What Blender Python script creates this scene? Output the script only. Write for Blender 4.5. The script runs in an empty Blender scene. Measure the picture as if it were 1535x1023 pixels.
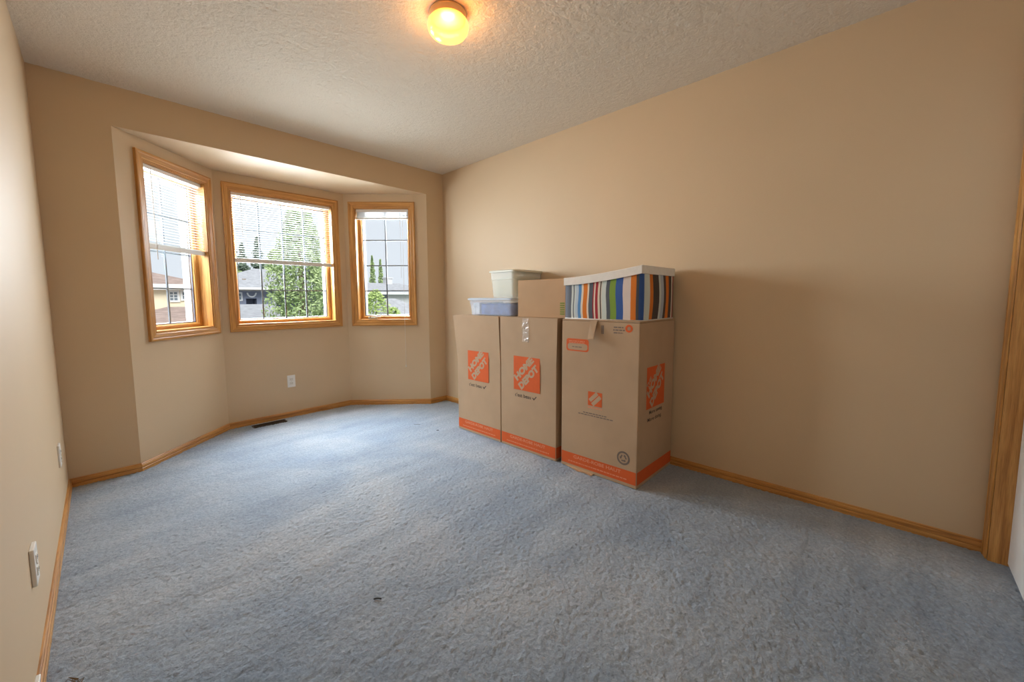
import bpy, bmesh, math, random
import numpy as np
from mathutils import Vector, Matrix
random.seed(7)
sc = bpy.context.scene
COL = sc.collection

# ------------------------------------------------------------------ camera
cam_d = bpy.data.cameras.new('camera'); cam = bpy.data.objects.new('camera', cam_d); COL.objects.link(cam)
cam_d.sensor_fit = 'HORIZONTAL'; cam_d.sensor_width = 36.0
cam_d.lens = 36.0 * 593.32 / 1535
cam_d.shift_x = 11.61 / 1535; cam_d.shift_y = -11.60 / 1535
cam_d.clip_start = 0.02; cam_d.clip_end = 400
PIT, YAW, ROL = 0.0878, 0.7965, -0.0061
fw = Vector((math.sin(YAW) * math.cos(PIT), math.cos(YAW) * math.cos(PIT), -math.sin(PIT)))
r0 = Vector((math.cos(YAW), -math.sin(YAW), 0)); u0 = r0.cross(fw)
rr = math.cos(ROL) * r0 + math.sin(ROL) * u0; uu = -math.sin(ROL) * r0 + math.cos(ROL) * u0
M = Matrix((rr, uu, -fw)).transposed().to_4x4(); M.translation = Vector((-2.6487, -3.498, 1.1236))
cam.matrix_world = M
sc.camera = cam

# ------------------------------------------------------------------ world, lights, exposure
world = bpy.data.worlds.new('overcast_sky'); sc.world = world; world.use_nodes = True
bgn = world.node_tree.nodes['Background']
bgn.inputs[0].default_value = (0.86, 0.91, 1.0, 1); bgn.inputs[1].default_value = 0.96
vs = sc.view_settings
vs.view_transform = 'Standard'; vs.look = 'None'; vs.exposure = 0.0; vs.gamma = 1.0; vs.use_curve_mapping = False
sc.cycles.use_denoising = True
sc.cycles.max_bounces = 14; sc.cycles.diffuse_bounces = 8; sc.cycles.transparent_max_bounces = 24
sc.cycles.sample_clamp_indirect = 6.0

# room constants (metres): right wall x = 0, window wall y = 0, floor z = 0
W, H = 2.844, 2.44
X1, X2, XT = -2.52, -0.211, 2.1985        # bay opening
X3, X4, Y3 = -1.92, -0.822, 0.586         # bay corners
YN = -3.855                               # near wall
FLAT = Matrix.Identity(4)

def wframe(a, b):
    a = Vector((a[0], a[1], 0)); b = Vector((b[0], b[1], 0)); L = (b - a).normalized()
    N = Vector((-L.y, L.x, 0))
    m = Matrix((L, N, Vector((0, 0, 1)))).transposed().to_4x4(); m.translation = a
    return m, (b - a).length            # local x = along wall, y = outwards, z = up
FL, LL = wframe((X1, 0), (X3, Y3))
FC, LC = wframe((X3, Y3), (X4, Y3))
FR, LR = wframe((X4, Y3), (X2, 0))
ZB, ZT = 0.845, 2.118                     # window casing outer edge
WIN = [(FL, 0.132, 0.800), (FC, 0.056, 1.034), (FR, 0.047, 0.723)]
CW = 0.058                                # casing width

DAY = (0.86, 0.93, 1.0)
def window_daylight(F, s0, s1, power, d, z, hgt, tilt, spread=180):
    ld = bpy.data.lights.new('window_daylight', 'AREA'); ld.shape = 'RECTANGLE'
    ld.size = s1 - s0 - 0.16; ld.size_y = hgt; ld.energy = power; ld.color = DAY; ld.spread = math.radians(spread)
    lo = bpy.data.objects.new('window_daylight', ld); COL.objects.link(lo)
    m = Matrix.Translation(F @ Vector(((s0 + s1) / 2, d, z)))
    ax = F.to_3x3()
    # area light shines along its local -Z: local Z = outwards; tilted because overcast light falls in from above
    rot = Matrix((ax @ Vector((-1, 0, 0)), Vector((0, 0, 1)), ax @ Vector((0, 1, 0)))).transposed().to_4x4()
    lo.matrix_world = m @ rot @ Matrix.Rotation(math.radians(-tilt), 4, 'X')
for (F, s0, s1), pw in zip(WIN, (96, 188, 82)):                  # one per window of the photograph, in the open air outside its pane
    window_daylight(F, s0, s1, pw, 0.50, 1.72, ZT - ZB - 0.16, 42)
sun_d = bpy.data.lights.new('hazy_sun_offscreen', 'SUN'); sun_d.energy = 4.0; sun_d.angle = math.radians(40); sun_d.color = (1.0, 0.98, 0.95)
sun = bpy.data.objects.new('hazy_sun_offscreen', sun_d); COL.objects.link(sun); sun.location = (0, -10, 20)
sun.rotation_euler = Vector((0.25, 1.0, -1.0)).to_track_quat('-Z', 'Y').to_euler()

# ------------------------------------------------------------------ materials
def nt(name):
    m = bpy.data.materials.new(name); m.use_nodes = True
    t = m.node_tree; b = t.nodes['Principled BSDF']
    return m, t, b
def N(t, typ, **kw):
    n = t.nodes.new(typ)
    for k, v in kw.items(): setattr(n, k, v)
    return n
def ramp(t, stops, interp='LINEAR'):
    n = t.nodes.new('ShaderNodeValToRGB'); cr = n.color_ramp; cr.interpolation = interp
    while len(cr.elements) < len(stops): cr.elements.new(0.5)
    for e, (p, c) in zip(cr.elements, stops):
        e.position = p; e.color = (c[0], c[1], c[2], 1)
    return n
def plain(name, col, rough=0.5, var=0.0, scale=6.0, bump=0.0, bscale=60.0, metal=0.0, spec=0.5):
    m, t, b = nt(name); b.inputs['Roughness'].default_value = rough; b.inputs['Metallic'].default_value = metal
    b.inputs['Specular IOR Level'].default_value = spec
    b.inputs['Base Color'].default_value = (*col, 1)
    tc = N(t, 'ShaderNodeTexCoord')
    if var > 0:
        no = N(t, 'ShaderNodeTexNoise'); no.inputs['Scale'].default_value = scale; no.inputs['Detail'].default_value = 5
        t.links.new(tc.outputs['Object'], no.inputs['Vector'])
        rp = ramp(t, [(0.3, [c * (1 - var) for c in col]), (0.7, [min(1, c * (1 + var)) for c in col])])
        t.links.new(no.outputs['Fac'], rp.inputs[0]); t.links.new(rp.outputs[0], b.inputs['Base Color'])
    if bump > 0:
        n2 = N(t, 'ShaderNodeTexNoise'); n2.inputs['Scale'].default_value = bscale; n2.inputs['Detail'].default_value = 3
        t.links.new(tc.outputs['Object'], n2.inputs['Vector'])
        bp = N(t, 'ShaderNodeBump'); bp.inputs['Strength'].default_value = bump; bp.inputs['Distance'].default_value = 0.01
        t.links.new(n2.outputs['Fac'], bp.inputs['Height']); t.links.new(bp.outputs[0], b.inputs['Normal'])
    return m

PAINT = plain('beige_wall_paint', (0.60, 0.457, 0.298), 0.55, 0.015, 2.0, 0.06, 180.0, spec=0.35)
def ceiling_mat():
    m, t, b = nt('stippled_ceiling'); b.inputs['Roughness'].default_value = 0.9; b.inputs['Specular IOR Level'].default_value = 0.1
    tc = N(t, 'ShaderNodeTexCoord'); vo = N(t, 'ShaderNodeTexNoise'); vo.inputs['Scale'].default_value = 95; vo.inputs['Detail'].default_value = 4
    vo.inputs['Roughness'].default_value = 0.65
    t.links.new(tc.outputs['Object'], vo.inputs['Vector'])
    b.inputs['Base Color'].default_value = (0.74, 0.665, 0.56, 1)
    bp = N(t, 'ShaderNodeBump'); bp.inputs['Strength'].default_value = 0.5; bp.inputs['Distance'].default_value = 0.012
    t.links.new(vo.outputs['Fac'], bp.inputs['Height']); t.links.new(bp.outputs[0], b.inputs['Normal'])
    return m
CEIL = ceiling_mat()
def carpet_mat():
    m, t, b = nt('blue_cut_pile_carpet'); b.inputs['Roughness'].default_value = 0.95; b.inputs['Specular IOR Level'].default_value = 0.08
    b.inputs['Sheen Weight'].default_value = 0.25; b.inputs['Sheen Roughness'].default_value = 0.6
    tc = N(t, 'ShaderNodeTexCoord')
    def noise(scale, detail, rough=0.6, dist=0.0, mp=None):
        n = N(t, 'ShaderNodeTexNoise'); n.inputs['Scale'].default_value = scale; n.inputs['Detail'].default_value = detail
        n.inputs['Roughness'].default_value = rough; n.inputs['Distortion'].default_value = dist
        src = tc.outputs['Object']
        if mp:
            k = N(t, 'ShaderNodeMapping'); k.inputs['Rotation'].default_value = (0, 0, mp[0]); k.inputs['Scale'].default_value = mp[1]
            t.links.new(src, k.inputs[0]); src = k.outputs[0]
        t.links.new(src, n.inputs['Vector']); return n
    big = noise(1.6, 4, 0.55, 0.6); strk = noise(2.2, 3, 0.5, 0.3, (0.9, (0.5, 3.2, 1))); fine = noise(105, 4, 0.75); mid = noise(38, 3, 0.6, 0.5)
    yarn = noise(83, 3, 0.7, 0.0, (1.1, (1, 1, 1)))      # heathered yarn colour, its own pattern
    r1 = ramp(t, [(0.32, (0.225, 0.290, 0.385)), (0.52, (0.300, 0.355, 0.430)), (0.70, (0.378, 0.412, 0.460))])
    t.links.new(big.outputs['Fac'], r1.inputs[0])
    r2 = ramp(t, [(0.32, (0.86, 0.87, 0.88)), (0.68, (1.10, 1.09, 1.07))]); t.links.new(strk.outputs['Fac'], r2.inputs[0])
    r3 = ramp(t, [(0.34, (0.80, 0.81, 0.82)), (0.66, (1.14, 1.13, 1.12))]); t.links.new(yarn.outputs['Fac'], r3.inputs[0])
    prev = r1.outputs[0]
    for rx in (r2, r3):
        mx = N(t, 'ShaderNodeMix', data_type='RGBA', blend_type='MULTIPLY'); mx.inputs[0].default_value = 1.0
        t.links.new(prev, mx.inputs[6]); t.links.new(rx.outputs[0], mx.inputs[7]); prev = mx.outputs[2]
    t.links.new(prev, b.inputs['Base Color'])
    ad = N(t, 'ShaderNodeMath', operation='ADD'); t.links.new(fine.outputs['Fac'], ad.inputs[0]); t.links.new(mid.outputs['Fac'], ad.inputs[1])
    bp = N(t, 'ShaderNodeBump'); bp.inputs['Strength'].default_value = 0.5; bp.inputs['Distance'].default_value = 0.012
    t.links.new(ad.outputs[0], bp.inputs['Height']); t.links.new(bp.outputs[0], b.inputs['Normal'])
    return m
CARPET = carpet_mat()
def wood_mat(name, dark, mid, light, rough=0.35):
    m, t, b = nt(name); b.inputs['Roughness'].default_value = rough
    uv = N(t, 'ShaderNodeUVMap'); oi = N(t, 'ShaderNodeObjectInfo')
    ad = N(t, 'ShaderNodeVectorMath', operation='ADD'); sc3 = N(t, 'ShaderNodeVectorMath', operation='SCALE'); sc3.inputs['Scale'].default_value = 13.0
    cb = N(t, 'ShaderNodeCombineXYZ'); t.links.new(oi.outputs['Random'], cb.inputs[0]); t.links.new(oi.outputs['Random'], cb.inputs[1])
    t.links.new(cb.outputs[0], sc3.inputs[0]); t.links.new(uv.outputs[0], ad.inputs[0]); t.links.new(sc3.outputs[0], ad.inputs[1])
    def nz(scale, sx, sy, det, dist):
        mp = N(t, 'ShaderNodeMapping'); mp.inputs['Scale'].default_value = (sx, sy, 1); t.links.new(ad.outputs[0], mp.inputs[0])
        n = N(t, 'ShaderNodeTexNoise'); n.inputs['Scale'].default_value = scale; n.inputs['Detail'].default_value = det; n.inputs['Distortion'].default_value = dist
        t.links.new(mp.outputs[0], n.inputs['Vector']); return n
    a = nz(1.0, 2.2, 48, 4, 0.8); f = nz(1.0, 14, 420, 2, 0.0)
    r1 = ramp(t, [(0.30, dark), (0.48, mid), (0.70, light)]); t.links.new(a.outputs['Fac'], r1.inputs[0])
    r2 = ramp(t, [(0.35, (0.72, 0.70, 0.66)), (0.55, (1, 1, 1))]); t.links.new(f.outputs['Fac'], r2.inputs[0])
    mx = N(t, 'ShaderNodeMix', data_type='RGBA', blend_type='MULTIPLY'); mx.inputs[0].default_value = 0.8
    t.links.new(r1.outputs[0], mx.inputs[6]); t.links.new(r2.outputs[0], mx.inputs[7]); t.links.new(mx.outputs[2], b.inputs['Base Color'])
    return m
OAK = wood_mat('honey_oak', (0.31, 0.130, 0.030), (0.50, 0.232, 0.058), (0.63, 0.335, 0.10))
def card_mat(name, col):
    m, t, b = nt(name); b.inputs['Roughness'].default_value = 0.8; b.inputs['Specular IOR Level'].default_value = 0.2
    tc = N(t, 'ShaderNodeTexCoord')
    mp = N(t, 'ShaderNodeMapping'); mp.inputs['Scale'].default_value = (70, 70, 0.6); t.links.new(tc.outputs['Object'], mp.inputs[0])
    n = N(t, 'ShaderNodeTexNoise'); n.inputs['Scale'].default_value = 1.0; n.inputs['Detail'].default_value = 2; t.links.new(mp.outputs[0], n.inputs['Vector'])
    n2 = N(t, 'ShaderNodeTexNoise'); n2.inputs['Scale'].default_value = 5; n2.inputs['Detail'].default_value = 4; t.links.new(tc.outputs['Object'], n2.inputs['Vector'])
    rp = ramp(t, [(0.35, [c * 0.96 for c in col]), (0.65, [c * 1.04 for c in col])])
    t.links.new(n2.outputs['Fac'], rp.inputs[0]); t.links.new(rp.outputs[0], b.inputs['Base Color'])
    bp = N(t, 'ShaderNodeBump'); bp.inputs['Strength'].default_value = 0.12; bp.inputs['Distance'].default_value = 0.004
    t.links.new(n.outputs['Fac'], bp.inputs['Height']); t.links.new(bp.outputs[0], b.inputs['Normal'])
    return m
CARD = card_mat('brown_cardboard', (0.43, 0.295, 0.185))
CARD2 = card_mat('tan_cardboard', (0.43, 0.275, 0.155))
ORANGE = plain('orange_box_ink', (0.60, 0.105, 0.025), 0.7, 0.04, 20, spec=0.2)
ORANGE_L = plain('pale_orange_ink', (0.66, 0.25, 0.14), 0.7, spec=0.2)
INK = plain('dark_ink', (0.075, 0.06, 0.05), 0.7, spec=0.2)
INK_L = plain('faded_ink', (0.17, 0.13, 0.11), 0.7, spec=0.2)
CARDINK = plain('bare_cardboard_lettering', (0.44, 0.315, 0.205), 0.8, spec=0.2)
GREEN_INK = plain('green_ink', (0.16, 0.22, 0.04), 0.7, spec=0.2)
WHITE = plain('white_plastic', (0.78, 0.77, 0.74), 0.35)
OFFW = plain('cream_plastic', (0.70, 0.68, 0.62), 0.4)
SLOT = plain('dark_slot', (0.03, 0.03, 0.03), 0.6)
BLIND = plain('blind_slat_white', (0.72, 0.72, 0.71), 0.4)
RAILG = plain('blind_rail_white', (0.72, 0.72, 0.71), 0.4)
CORD = plain('blind_cord', (0.70, 0.69, 0.66), 0.7)
MUNT = plain('grey_muntin_bar', (0.22, 0.25, 0.30), 0.5)
GASKET = plain('dark_glazing_gasket', (0.10, 0.09, 0.11), 0.6)
EXTW = plain('white_exterior_trim', (0.74, 0.75, 0.76), 0.5)
BROWNM = plain('brown_metal_register', (0.055, 0.04, 0.03), 0.45, metal=0.3)
STEEL = plain('pewter_crank', (0.55, 0.52, 0.48), 0.3, metal=0.9)
BRASS = plain('fixture_base_metal', (0.62, 0.47, 0.26), 0.35, metal=0.4)
DOORW = plain('white_door_paint', (0.80, 0.80, 0.79), 0.4)
LINT = plain('dark_lint', (0.05, 0.05, 0.05), 0.9)
FRAY = plain('brown_frayed_backing', (0.20, 0.13, 0.07), 0.95, 0.4, 80)

def glass_mat():
    m = bpy.data.materials.new('window_glass'); m.use_nodes = True; t = m.node_tree; t.nodes.clear()
    o = N(t, 'ShaderNodeOutputMaterial'); tr = N(t, 'ShaderNodeBsdfTransparent'); gl = N(t, 'ShaderNodeBsdfGlossy'); gl.inputs['Roughness'].default_value = 0.02
    tr.inputs[0].default_value = (0.97, 0.985, 0.98, 1)
    mx = N(t, 'ShaderNodeMixShader'); mx.inputs[0].default_value = 0.004
    t.links.new(tr.outputs[0], mx.inputs[1]); t.links.new(gl.outputs[0], mx.inputs[2]); t.links.new(mx.outputs[0], o.inputs[0])
    return m
GLASS = glass_mat()
def clearplastic(name, col, alpha, rough=0.3):
    m, t, b = nt(name); b.inputs['Base Color'].default_value = (*col, 1); b.inputs['Roughness'].default_value = rough
    b.inputs['Alpha'].default_value = alpha
    return m
TUB_BLUE = clearplastic('translucent_blue_plastic', (0.70, 0.77, 0.88), 0.24)
TUB_CLEAR = clearplastic('cloudy_clear_plastic', (0.80, 0.80, 0.74), 0.30)
TAPE = clearplastic('clear_packing_tape', (0.72, 0.66, 0.60), 0.35, 0.15)
CLOTHB = plain('blue_cloth', (0.10, 0.18, 0.46), 0.9, 0.25, 25, 0.4, 40)
CLOTHW = plain('white_cloth', (0.78, 0.80, 0.84), 0.9, 0.06, 25, 0.4, 40)
PAPER = plain('crumpled_pale_paper', (0.66, 0.66, 0.54), 0.8, 0.22, 38, 0.6, 50)

# ------------------------------------------------------------------ mesh helpers
def link(name, me, mat, parent=None, mw=None):
    o = bpy.data.objects.new(name, me); COL.objects.link(o)
    if mat is not None and len(me.materials) == 0: me.materials.append(mat)
    if parent is not None:
        o.parent = parent
        o.matrix_parent_inverse = Matrix.Translation(-Vector(parent['_base'])) if parent.get('_base') is not None else parent.matrix_basis.inverted()
    if mw is not None: o.matrix_basis = mw
    return o
def thing(name, label, cat, loc=(0, 0, 0), group=None, kind=None):
    o = bpy.data.objects.new(name, None); COL.objects.link(o); o.location = loc; o.empty_display_size = 0.1
    o['_base'] = [float(v) for v in loc]
    return tag(o, label, cat, group, kind)
def tag(o, label=None, cat=None, group=None, kind=None):
    if label: o['label'] = label
    if cat: o['category'] = cat
    if group: o['group'] = group
    if kind: o['kind'] = kind
    return o
def mesh(name, verts, faces, smooth=False):
    me = bpy.data.meshes.new(name); me.from_pydata([tuple(v) for v in verts], [], faces); me.update()
    if smooth:
        for p in me.polygons: p.use_smooth = True
    return me
def boxes_me(name, boxes, bev=0.0):
    bm = bmesh.new()
    for (a, b) in boxes:
        m = Matrix.Diagonal((b[0] - a[0], b[1] - a[1], b[2] - a[2], 1)); m.translation = Vector([(a[i] + b[i]) / 2 for i in range(3)])
        bmesh.ops.create_cube(bm, size=1, matrix=m)
    if bev: bmesh.ops.bevel(bm, geom=bm.edges[:], offset=bev, segments=2, affect='EDGES', profile=0.5)
    me = bpy.data.meshes.new(name); bm.to_mesh(me); bm.free(); return me
def box(name, a, b, mat, parent=None, mw=None, bev=0.0):
    return link(name, boxes_me(name, [(a, b)], bev), mat, parent, mw)
def sweep_me(name, rings, cap=True, closed=True, smooth=False):
    """rings of equal count; UV u = metres along, v = metres around"""
    n = len(rings[0]); verts = [Vector(v) for r in rings for v in r]; faces = []; uvs = []
    us = [0.0]
    for i in range(1, len(rings)):
        us.append(us[-1] + (sum((Vector(rings[i][k]) - Vector(rings[i - 1][k])).length for k in range(n)) / n))
    vv = [0.0]
    for k in range(n): vv.append(vv[-1] + (Vector(rings[0][(k + 1) % n]) - Vector(rings[0][k])).length)
    m = n if closed else n - 1
    for i in range(len(rings) - 1):
        for k in range(m):
            k2 = (k + 1) % n
            faces.append((i * n + k, i * n + k2, (i + 1) * n + k2, (i + 1) * n + k))
            uvs += [(us[i], vv[k]), (us[i], vv[k + 1]), (us[i + 1], vv[k + 1]), (us[i + 1], vv[k])]
    if cap:
        faces.append(tuple(range(n))[::-1]); uvs += [(0, vv[k]) for k in range(n)][::-1]
        o = (len(rings) - 1) * n
        faces.append(tuple(o + k for k in range(n))); uvs += [(us[-1], vv[k]) for k in range(n)]
    me = mesh(name, verts, faces, smooth)
    ul = me.uv_layers.new(name='UVMap')
    for i, c in enumerate(uvs): ul.data[i].uv = c
    bm = bmesh.new(); bm.from_mesh(me); bmesh.ops.recalc_face_normals(bm, faces=bm.faces[:]); bm.to_mesh(me); bm.free()
    return me
def stick(name, L, prof, mat, parent, mw, mitre0=0.0, mitre1=0.0):
    """board along local x; prof = [(y, z)]; mitre: end shortening per unit y"""
    me = sweep_me(name, [[(y * mitre0, y, z) for y, z in prof], [(L - y * mitre1, y, z) for y, z in prof]])
    return link(name, me, mat, parent, mw)
def rectp(y0, y1, z0, z1): return [(y0, z0), (y1, z0), (y1, z1), (y0, z1)]
def lathe_me(name, prof, seg=40, smooth=True):
    vs_, fs = [], []
    n = len(prof)
    for j in range(seg):
        a = 2 * math.pi * j / seg
        for r, z in prof: vs_.append((r * math.cos(a), r * math.sin(a), z))
    for j in range(seg):
        for k in range(n - 1):
            a, b = j * n + k, ((j + 1) % seg) * n + k
            fs.append((a, b, b + 1, a + 1))
    me = mesh(name, vs_, fs, smooth)
    bm = bmesh.new(); bm.from_mesh(me); bmesh.ops.remove_doubles(bm, verts=bm.verts[:], dist=1e-5); bmesh.ops.recalc_face_normals(bm, faces=bm.faces[:]); bm.to_mesh(me); bm.free()
    if smooth:
        for p in me.polygons: p.use_smooth = True
    return me
def tube_me(name, pts, r, seg=8):
    pts = [Vector(p) for p in pts]; rings = []
    for i, p in enumerate(pts):
        d = (pts[min(i + 1, len(pts) - 1)] - pts[max(i - 1, 0)]).normalized()
        a = d.orthogonal().normalized(); b = d.cross(a)
        if i and rings:
            pa = (rings[-1][0] - pts[i - 1]); pa = (pa - d * pa.dot(d))
            if pa.length > 1e-9: a = pa.normalized(); b = d.cross(a)
        rings.append([p + (a * math.cos(2 * math.pi * k / seg) + b * math.sin(2 * math.pi * k / seg)) * r for k in range(seg)])
    return sweep_me(name, rings, smooth=True)
_tc = {}
def text_me(s, wid, hei, bold=0.0):
    """text mesh scaled to wid x hei, origin lower-left, in local xy"""
    cu = bpy.data.curves.new('t', 'FONT'); cu.body = s; cu.size = 1; cu.offset = bold; cu.resolution_u = 3
    ob = bpy.data.objects.new('t', cu); COL.objects.link(ob)
    dg = bpy.context.evaluated_depsgraph_get()
    me = bpy.data.meshes.new_from_object(ob.evaluated_get(dg)); bpy.data.objects.remove(ob)
    xs = [v.co.x for v in me.vertices]; ys = [v.co.y for v in me.vertices]
    x0, x1, y0, y1 = min(xs), max(xs), min(ys), max(ys)
    for v in me.vertices:
        v.co.x = (v.co.x - x0) / (x1 - x0) * wid; v.co.y = (v.co.y - y0) / (y1 - y0) * hei; v.co.z = 0
    me.materials.clear(); return me
def poly_me(name, pts): return mesh(name, pts, [tuple(range(len(pts)))])

# ------------------------------------------------------------------ the room shell
def struct(name, me, mat, label=None, cat=None):
    o = link(name, me, mat); tag(o, label, cat, None, 'structure'); return o
T = 0.16
def prism_poly(name, poly, z0, z1):
    n = len(poly)
    v = [(x, y, z0) for x, y in poly] + [(x, y, z1) for x, y in poly]
    f = [tuple(range(n))[::-1], tuple(range(n, 2 * n))] + [(i, (i + 1) % n, n + (i + 1) % n, n + i) for i in range(n)]
    me = mesh(name, v, f); bm = bmesh.new(); bm.from_mesh(me); bmesh.ops.recalc_face_normals(bm, faces=bm.faces[:]); bm.to_mesh(me); bm.free()
    return me
FLOORPOLY = [(-W - T, YN - 0.5), (T, YN - 0.5), (T, 0.02), (X2 + 0.02, 0.02), (X4 + 0.02, Y3 + 0.03), (X3 - 0.02, Y3 + 0.03), (X1 - 0.02, 0.02), (-W - T, 0.02)]
def relief(name, x0, x1, y0, y1, step, zfun, slab, keep=None):
    """a slab faced with a finely uneven surface (pile or stipple) of real geometry"""
    nx, ny = int((x1 - x0) / step) + 1, int((y1 - y0) / step) + 1
    rng = np.random.default_rng(11); gx, gy = np.meshgrid(np.linspace(x0, x1, nx), np.linspace(y0, y1, ny))
    w1 = rng.random((ny, nx)); w2 = np.kron(rng.random((ny // 3 + 1, nx // 3 + 1)), np.ones((3, 3)))[:ny, :nx]
    w2 = (w2 + np.roll(w2, 1, 0) + np.roll(w2, 1, 1) + np.roll(w2, -1, 0) + np.roll(w2, -1, 1)) / 5
    gz = zfun(w1, w2)
    gx = gx + (rng.random((ny, nx)) - 0.5) * step * 0.6; gy = gy + (rng.random((ny, nx)) - 0.5) * step * 0.6
    co = np.stack([gx, gy, gz], -1).reshape(-1, 3)
    i = (np.arange(ny - 1)[:, None] * nx + np.arange(nx - 1)[None]).reshape(-1); q = np.stack([i, i + 1, i + nx + 1, i + nx], -1)
    if keep is not None: q = q[keep(co[q[:, 0], 0], co[q[:, 0], 1])]
    if slab['flip']: q = q[:, ::-1]
    sm = slab['me']; sv = np.array([v.co[:] for v in sm.vertices]); sf = [[n + len(co) for n in p.vertices] for p in sm.polygons]
    me = bpy.data.meshes.new(name); me.from_pydata(np.concatenate([co, sv]).tolist(), [], q.tolist() + sf); me.update()
    sh = np.ones(len(me.polygons), dtype=bool); sh[len(q):] = False; me.polygons.foreach_set('use_smooth', sh)
    return me
def in_room(x, y): return (y < 0.01) | ((x > X1 + y - 0.03) & (x < X2 - y + 0.03))
struct('floor', relief('floor', -W - 0.02, 0.02, YN - 0.12, Y3 + 0.02, 0.0075, lambda a, b: -0.0055 + 0.006 * a + 0.0018 * b, {'me': prism_poly('floor_slab', FLOORPOLY, -0.12, -0.012), 'flip': False}, in_room),
       CARPET, 'blue-grey cut pile carpet covering the whole bedroom floor', 'carpet')
struct('ceiling', relief('ceiling', -W - 0.02, 0.02, YN - 0.05, 0.02, 0.008, lambda a, b: H + 0.001 - 0.0030 * a - 0.0010 * b, {'me': boxes_me('ceiling_slab', [((-W - T, YN - 0.5, H + 0.004), (T, T, H + 0.12))]), 'flip': True}),
       CEIL, 'off-white stippled bedroom ceiling', 'ceiling')
struct('wall_left', boxes_me('wall_left', [((-W - T, YN - T, -0.05), (-W, T, H + 0.05))]), PAINT, 'beige painted side wall with two outlets', 'wall')
struct('wall_right', boxes_me('wall_right', [((0, YN - 0.5, -0.05), (T, T, H + 0.05))]), PAINT, 'long beige painted wall behind the cardboard boxes', 'wall')
def far_wall():
    me = boxes_me('wall_far', [((-W - T, 0, -0.05), (X1, 0.12, H + 0.05)), ((X2, 0, -0.05), (T, 0.12, H + 0.05)), ((X1, 0, XT), (X2, 0.12, H + 0.05))])
    bm = bmesh.new(); bm.from_mesh(me)
    bmesh.ops.remove_doubles(bm, verts=bm.verts[:], dist=1e-5)
    es = [e for e in bm.edges if all(abs(v.co.y) < 1e-6 for v in e.verts) and (
        (all(abs(v.co.x - X1) < 1e-5 for v in e.verts) or all(abs(v.co.x - X2) < 1e-5 for v in e.verts)) and max(v.co.z for v in e.verts) < XT + 1 and min(v.co.z for v in e.verts) < XT - 1
        )]
    bm.to_mesh(me); bm.free(); return me
struct('wall_far', far_wall(), PAINT, 'beige painted wall around the opening of the window bay', 'wall')
def bay_wall(name, F, L, s0, s1, label):
    a, b = s0 + CW - 0.006, s1 - CW + 0.006; z0, z1 = ZB + CW - 0.006, ZT - CW + 0.006; e = 0.07
    bx = [((-e * 0, 0, -0.05), (a, T, XT + 0.1)), ((b, 0, -0.05), (L, T, XT + 0.1)), ((a, 0, -0.05), (b, T, z0)), ((a, 0, z1), (b, T, XT + 0.1))]
    o = struct(name, boxes_me(name, bx), PAINT, label, 'wall'); o.matrix_basis = F
bay_wall('wall_bay_left', FL, LL, WIN[0][1], WIN[0][2], 'angled beige bay wall with the half-lowered narrow window')
bay_wall('wall_bay_center', FC, LC, WIN[1][1], WIN[1][2], 'beige bay wall with the wide window and an outlet')
bay_wall('wall_bay_right', FR, LR, WIN[2][1], WIN[2][2], 'angled beige bay wall with the narrow window whose blind is raised')
struct('ceiling_bay', prism_poly('ceiling_bay', [(X1 - 0.1, 0.03), (X2 + 0.1, 0.03), (X2 + 0.1, 0.1), (X4 + 0.1, Y3 + 0.14), (X3 - 0.1, Y3 + 0.14), (X1 - 0.1, 0.1)], XT + 0.0005, XT + 0.1), PAINT, 'beige painted soffit over the window bay', 'soffit')
# baseboards
path = [(-W, YN), (-W, 0), (X1, 0), (X3, Y3), (X4, Y3), (X2, 0), (0, 0), (0, -3.842)]
prof = [(0, -0.02), (0.0125, -0.02), (0.0125, 0.017), (0.0095, 0.020), (0.0095, 0.0235), (0.0125, 0.0265), (0.0115, 0.040), (0.0085, 0.043), (0.0080, 0.0475), (0.0045, 0.051), (0, 0.051)]
def inward(i):
    d = (Vector(path[i + 1]) - Vector(path[i])).normalized(); return Vector((d.y, -d.x))
def mdir(i):
    if i == 0: return inward(0)
    if i == len(path) - 1: return inward(i - 1)
    a, b = inward(i - 1), inward(i); return (a + b) / (1 + a.dot(b))
bn = ['left', 'far_left', 'bay_left', 'bay_center', 'bay_right', 'far_right', 'right']
bl = ['oak baseboard along the wall with two outlets', 'short oak baseboard between the outlet wall and the bay', 'oak baseboard under the narrow half-shaded window',
      'oak baseboard under the wide window behind the floor vent', 'oak baseboard under the window with the raised blind', 'very short oak baseboard beside the boxes wall', 'long oak baseboard running behind the boxes to the door']
for i, nme in enumerate(bn):
    A, B = Vector(path[i]), Vector(path[i + 1]); ma, mb = mdir(i), mdir(i + 1)
    rings = [[(*(A + ma * t), z) for t, z in prof], [(*(B + mb * t), z) for t, z in prof]]
    struct('baseboard_' + nme, sweep_me('baseboard', rings), OAK, bl[i], 'baseboard')

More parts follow.
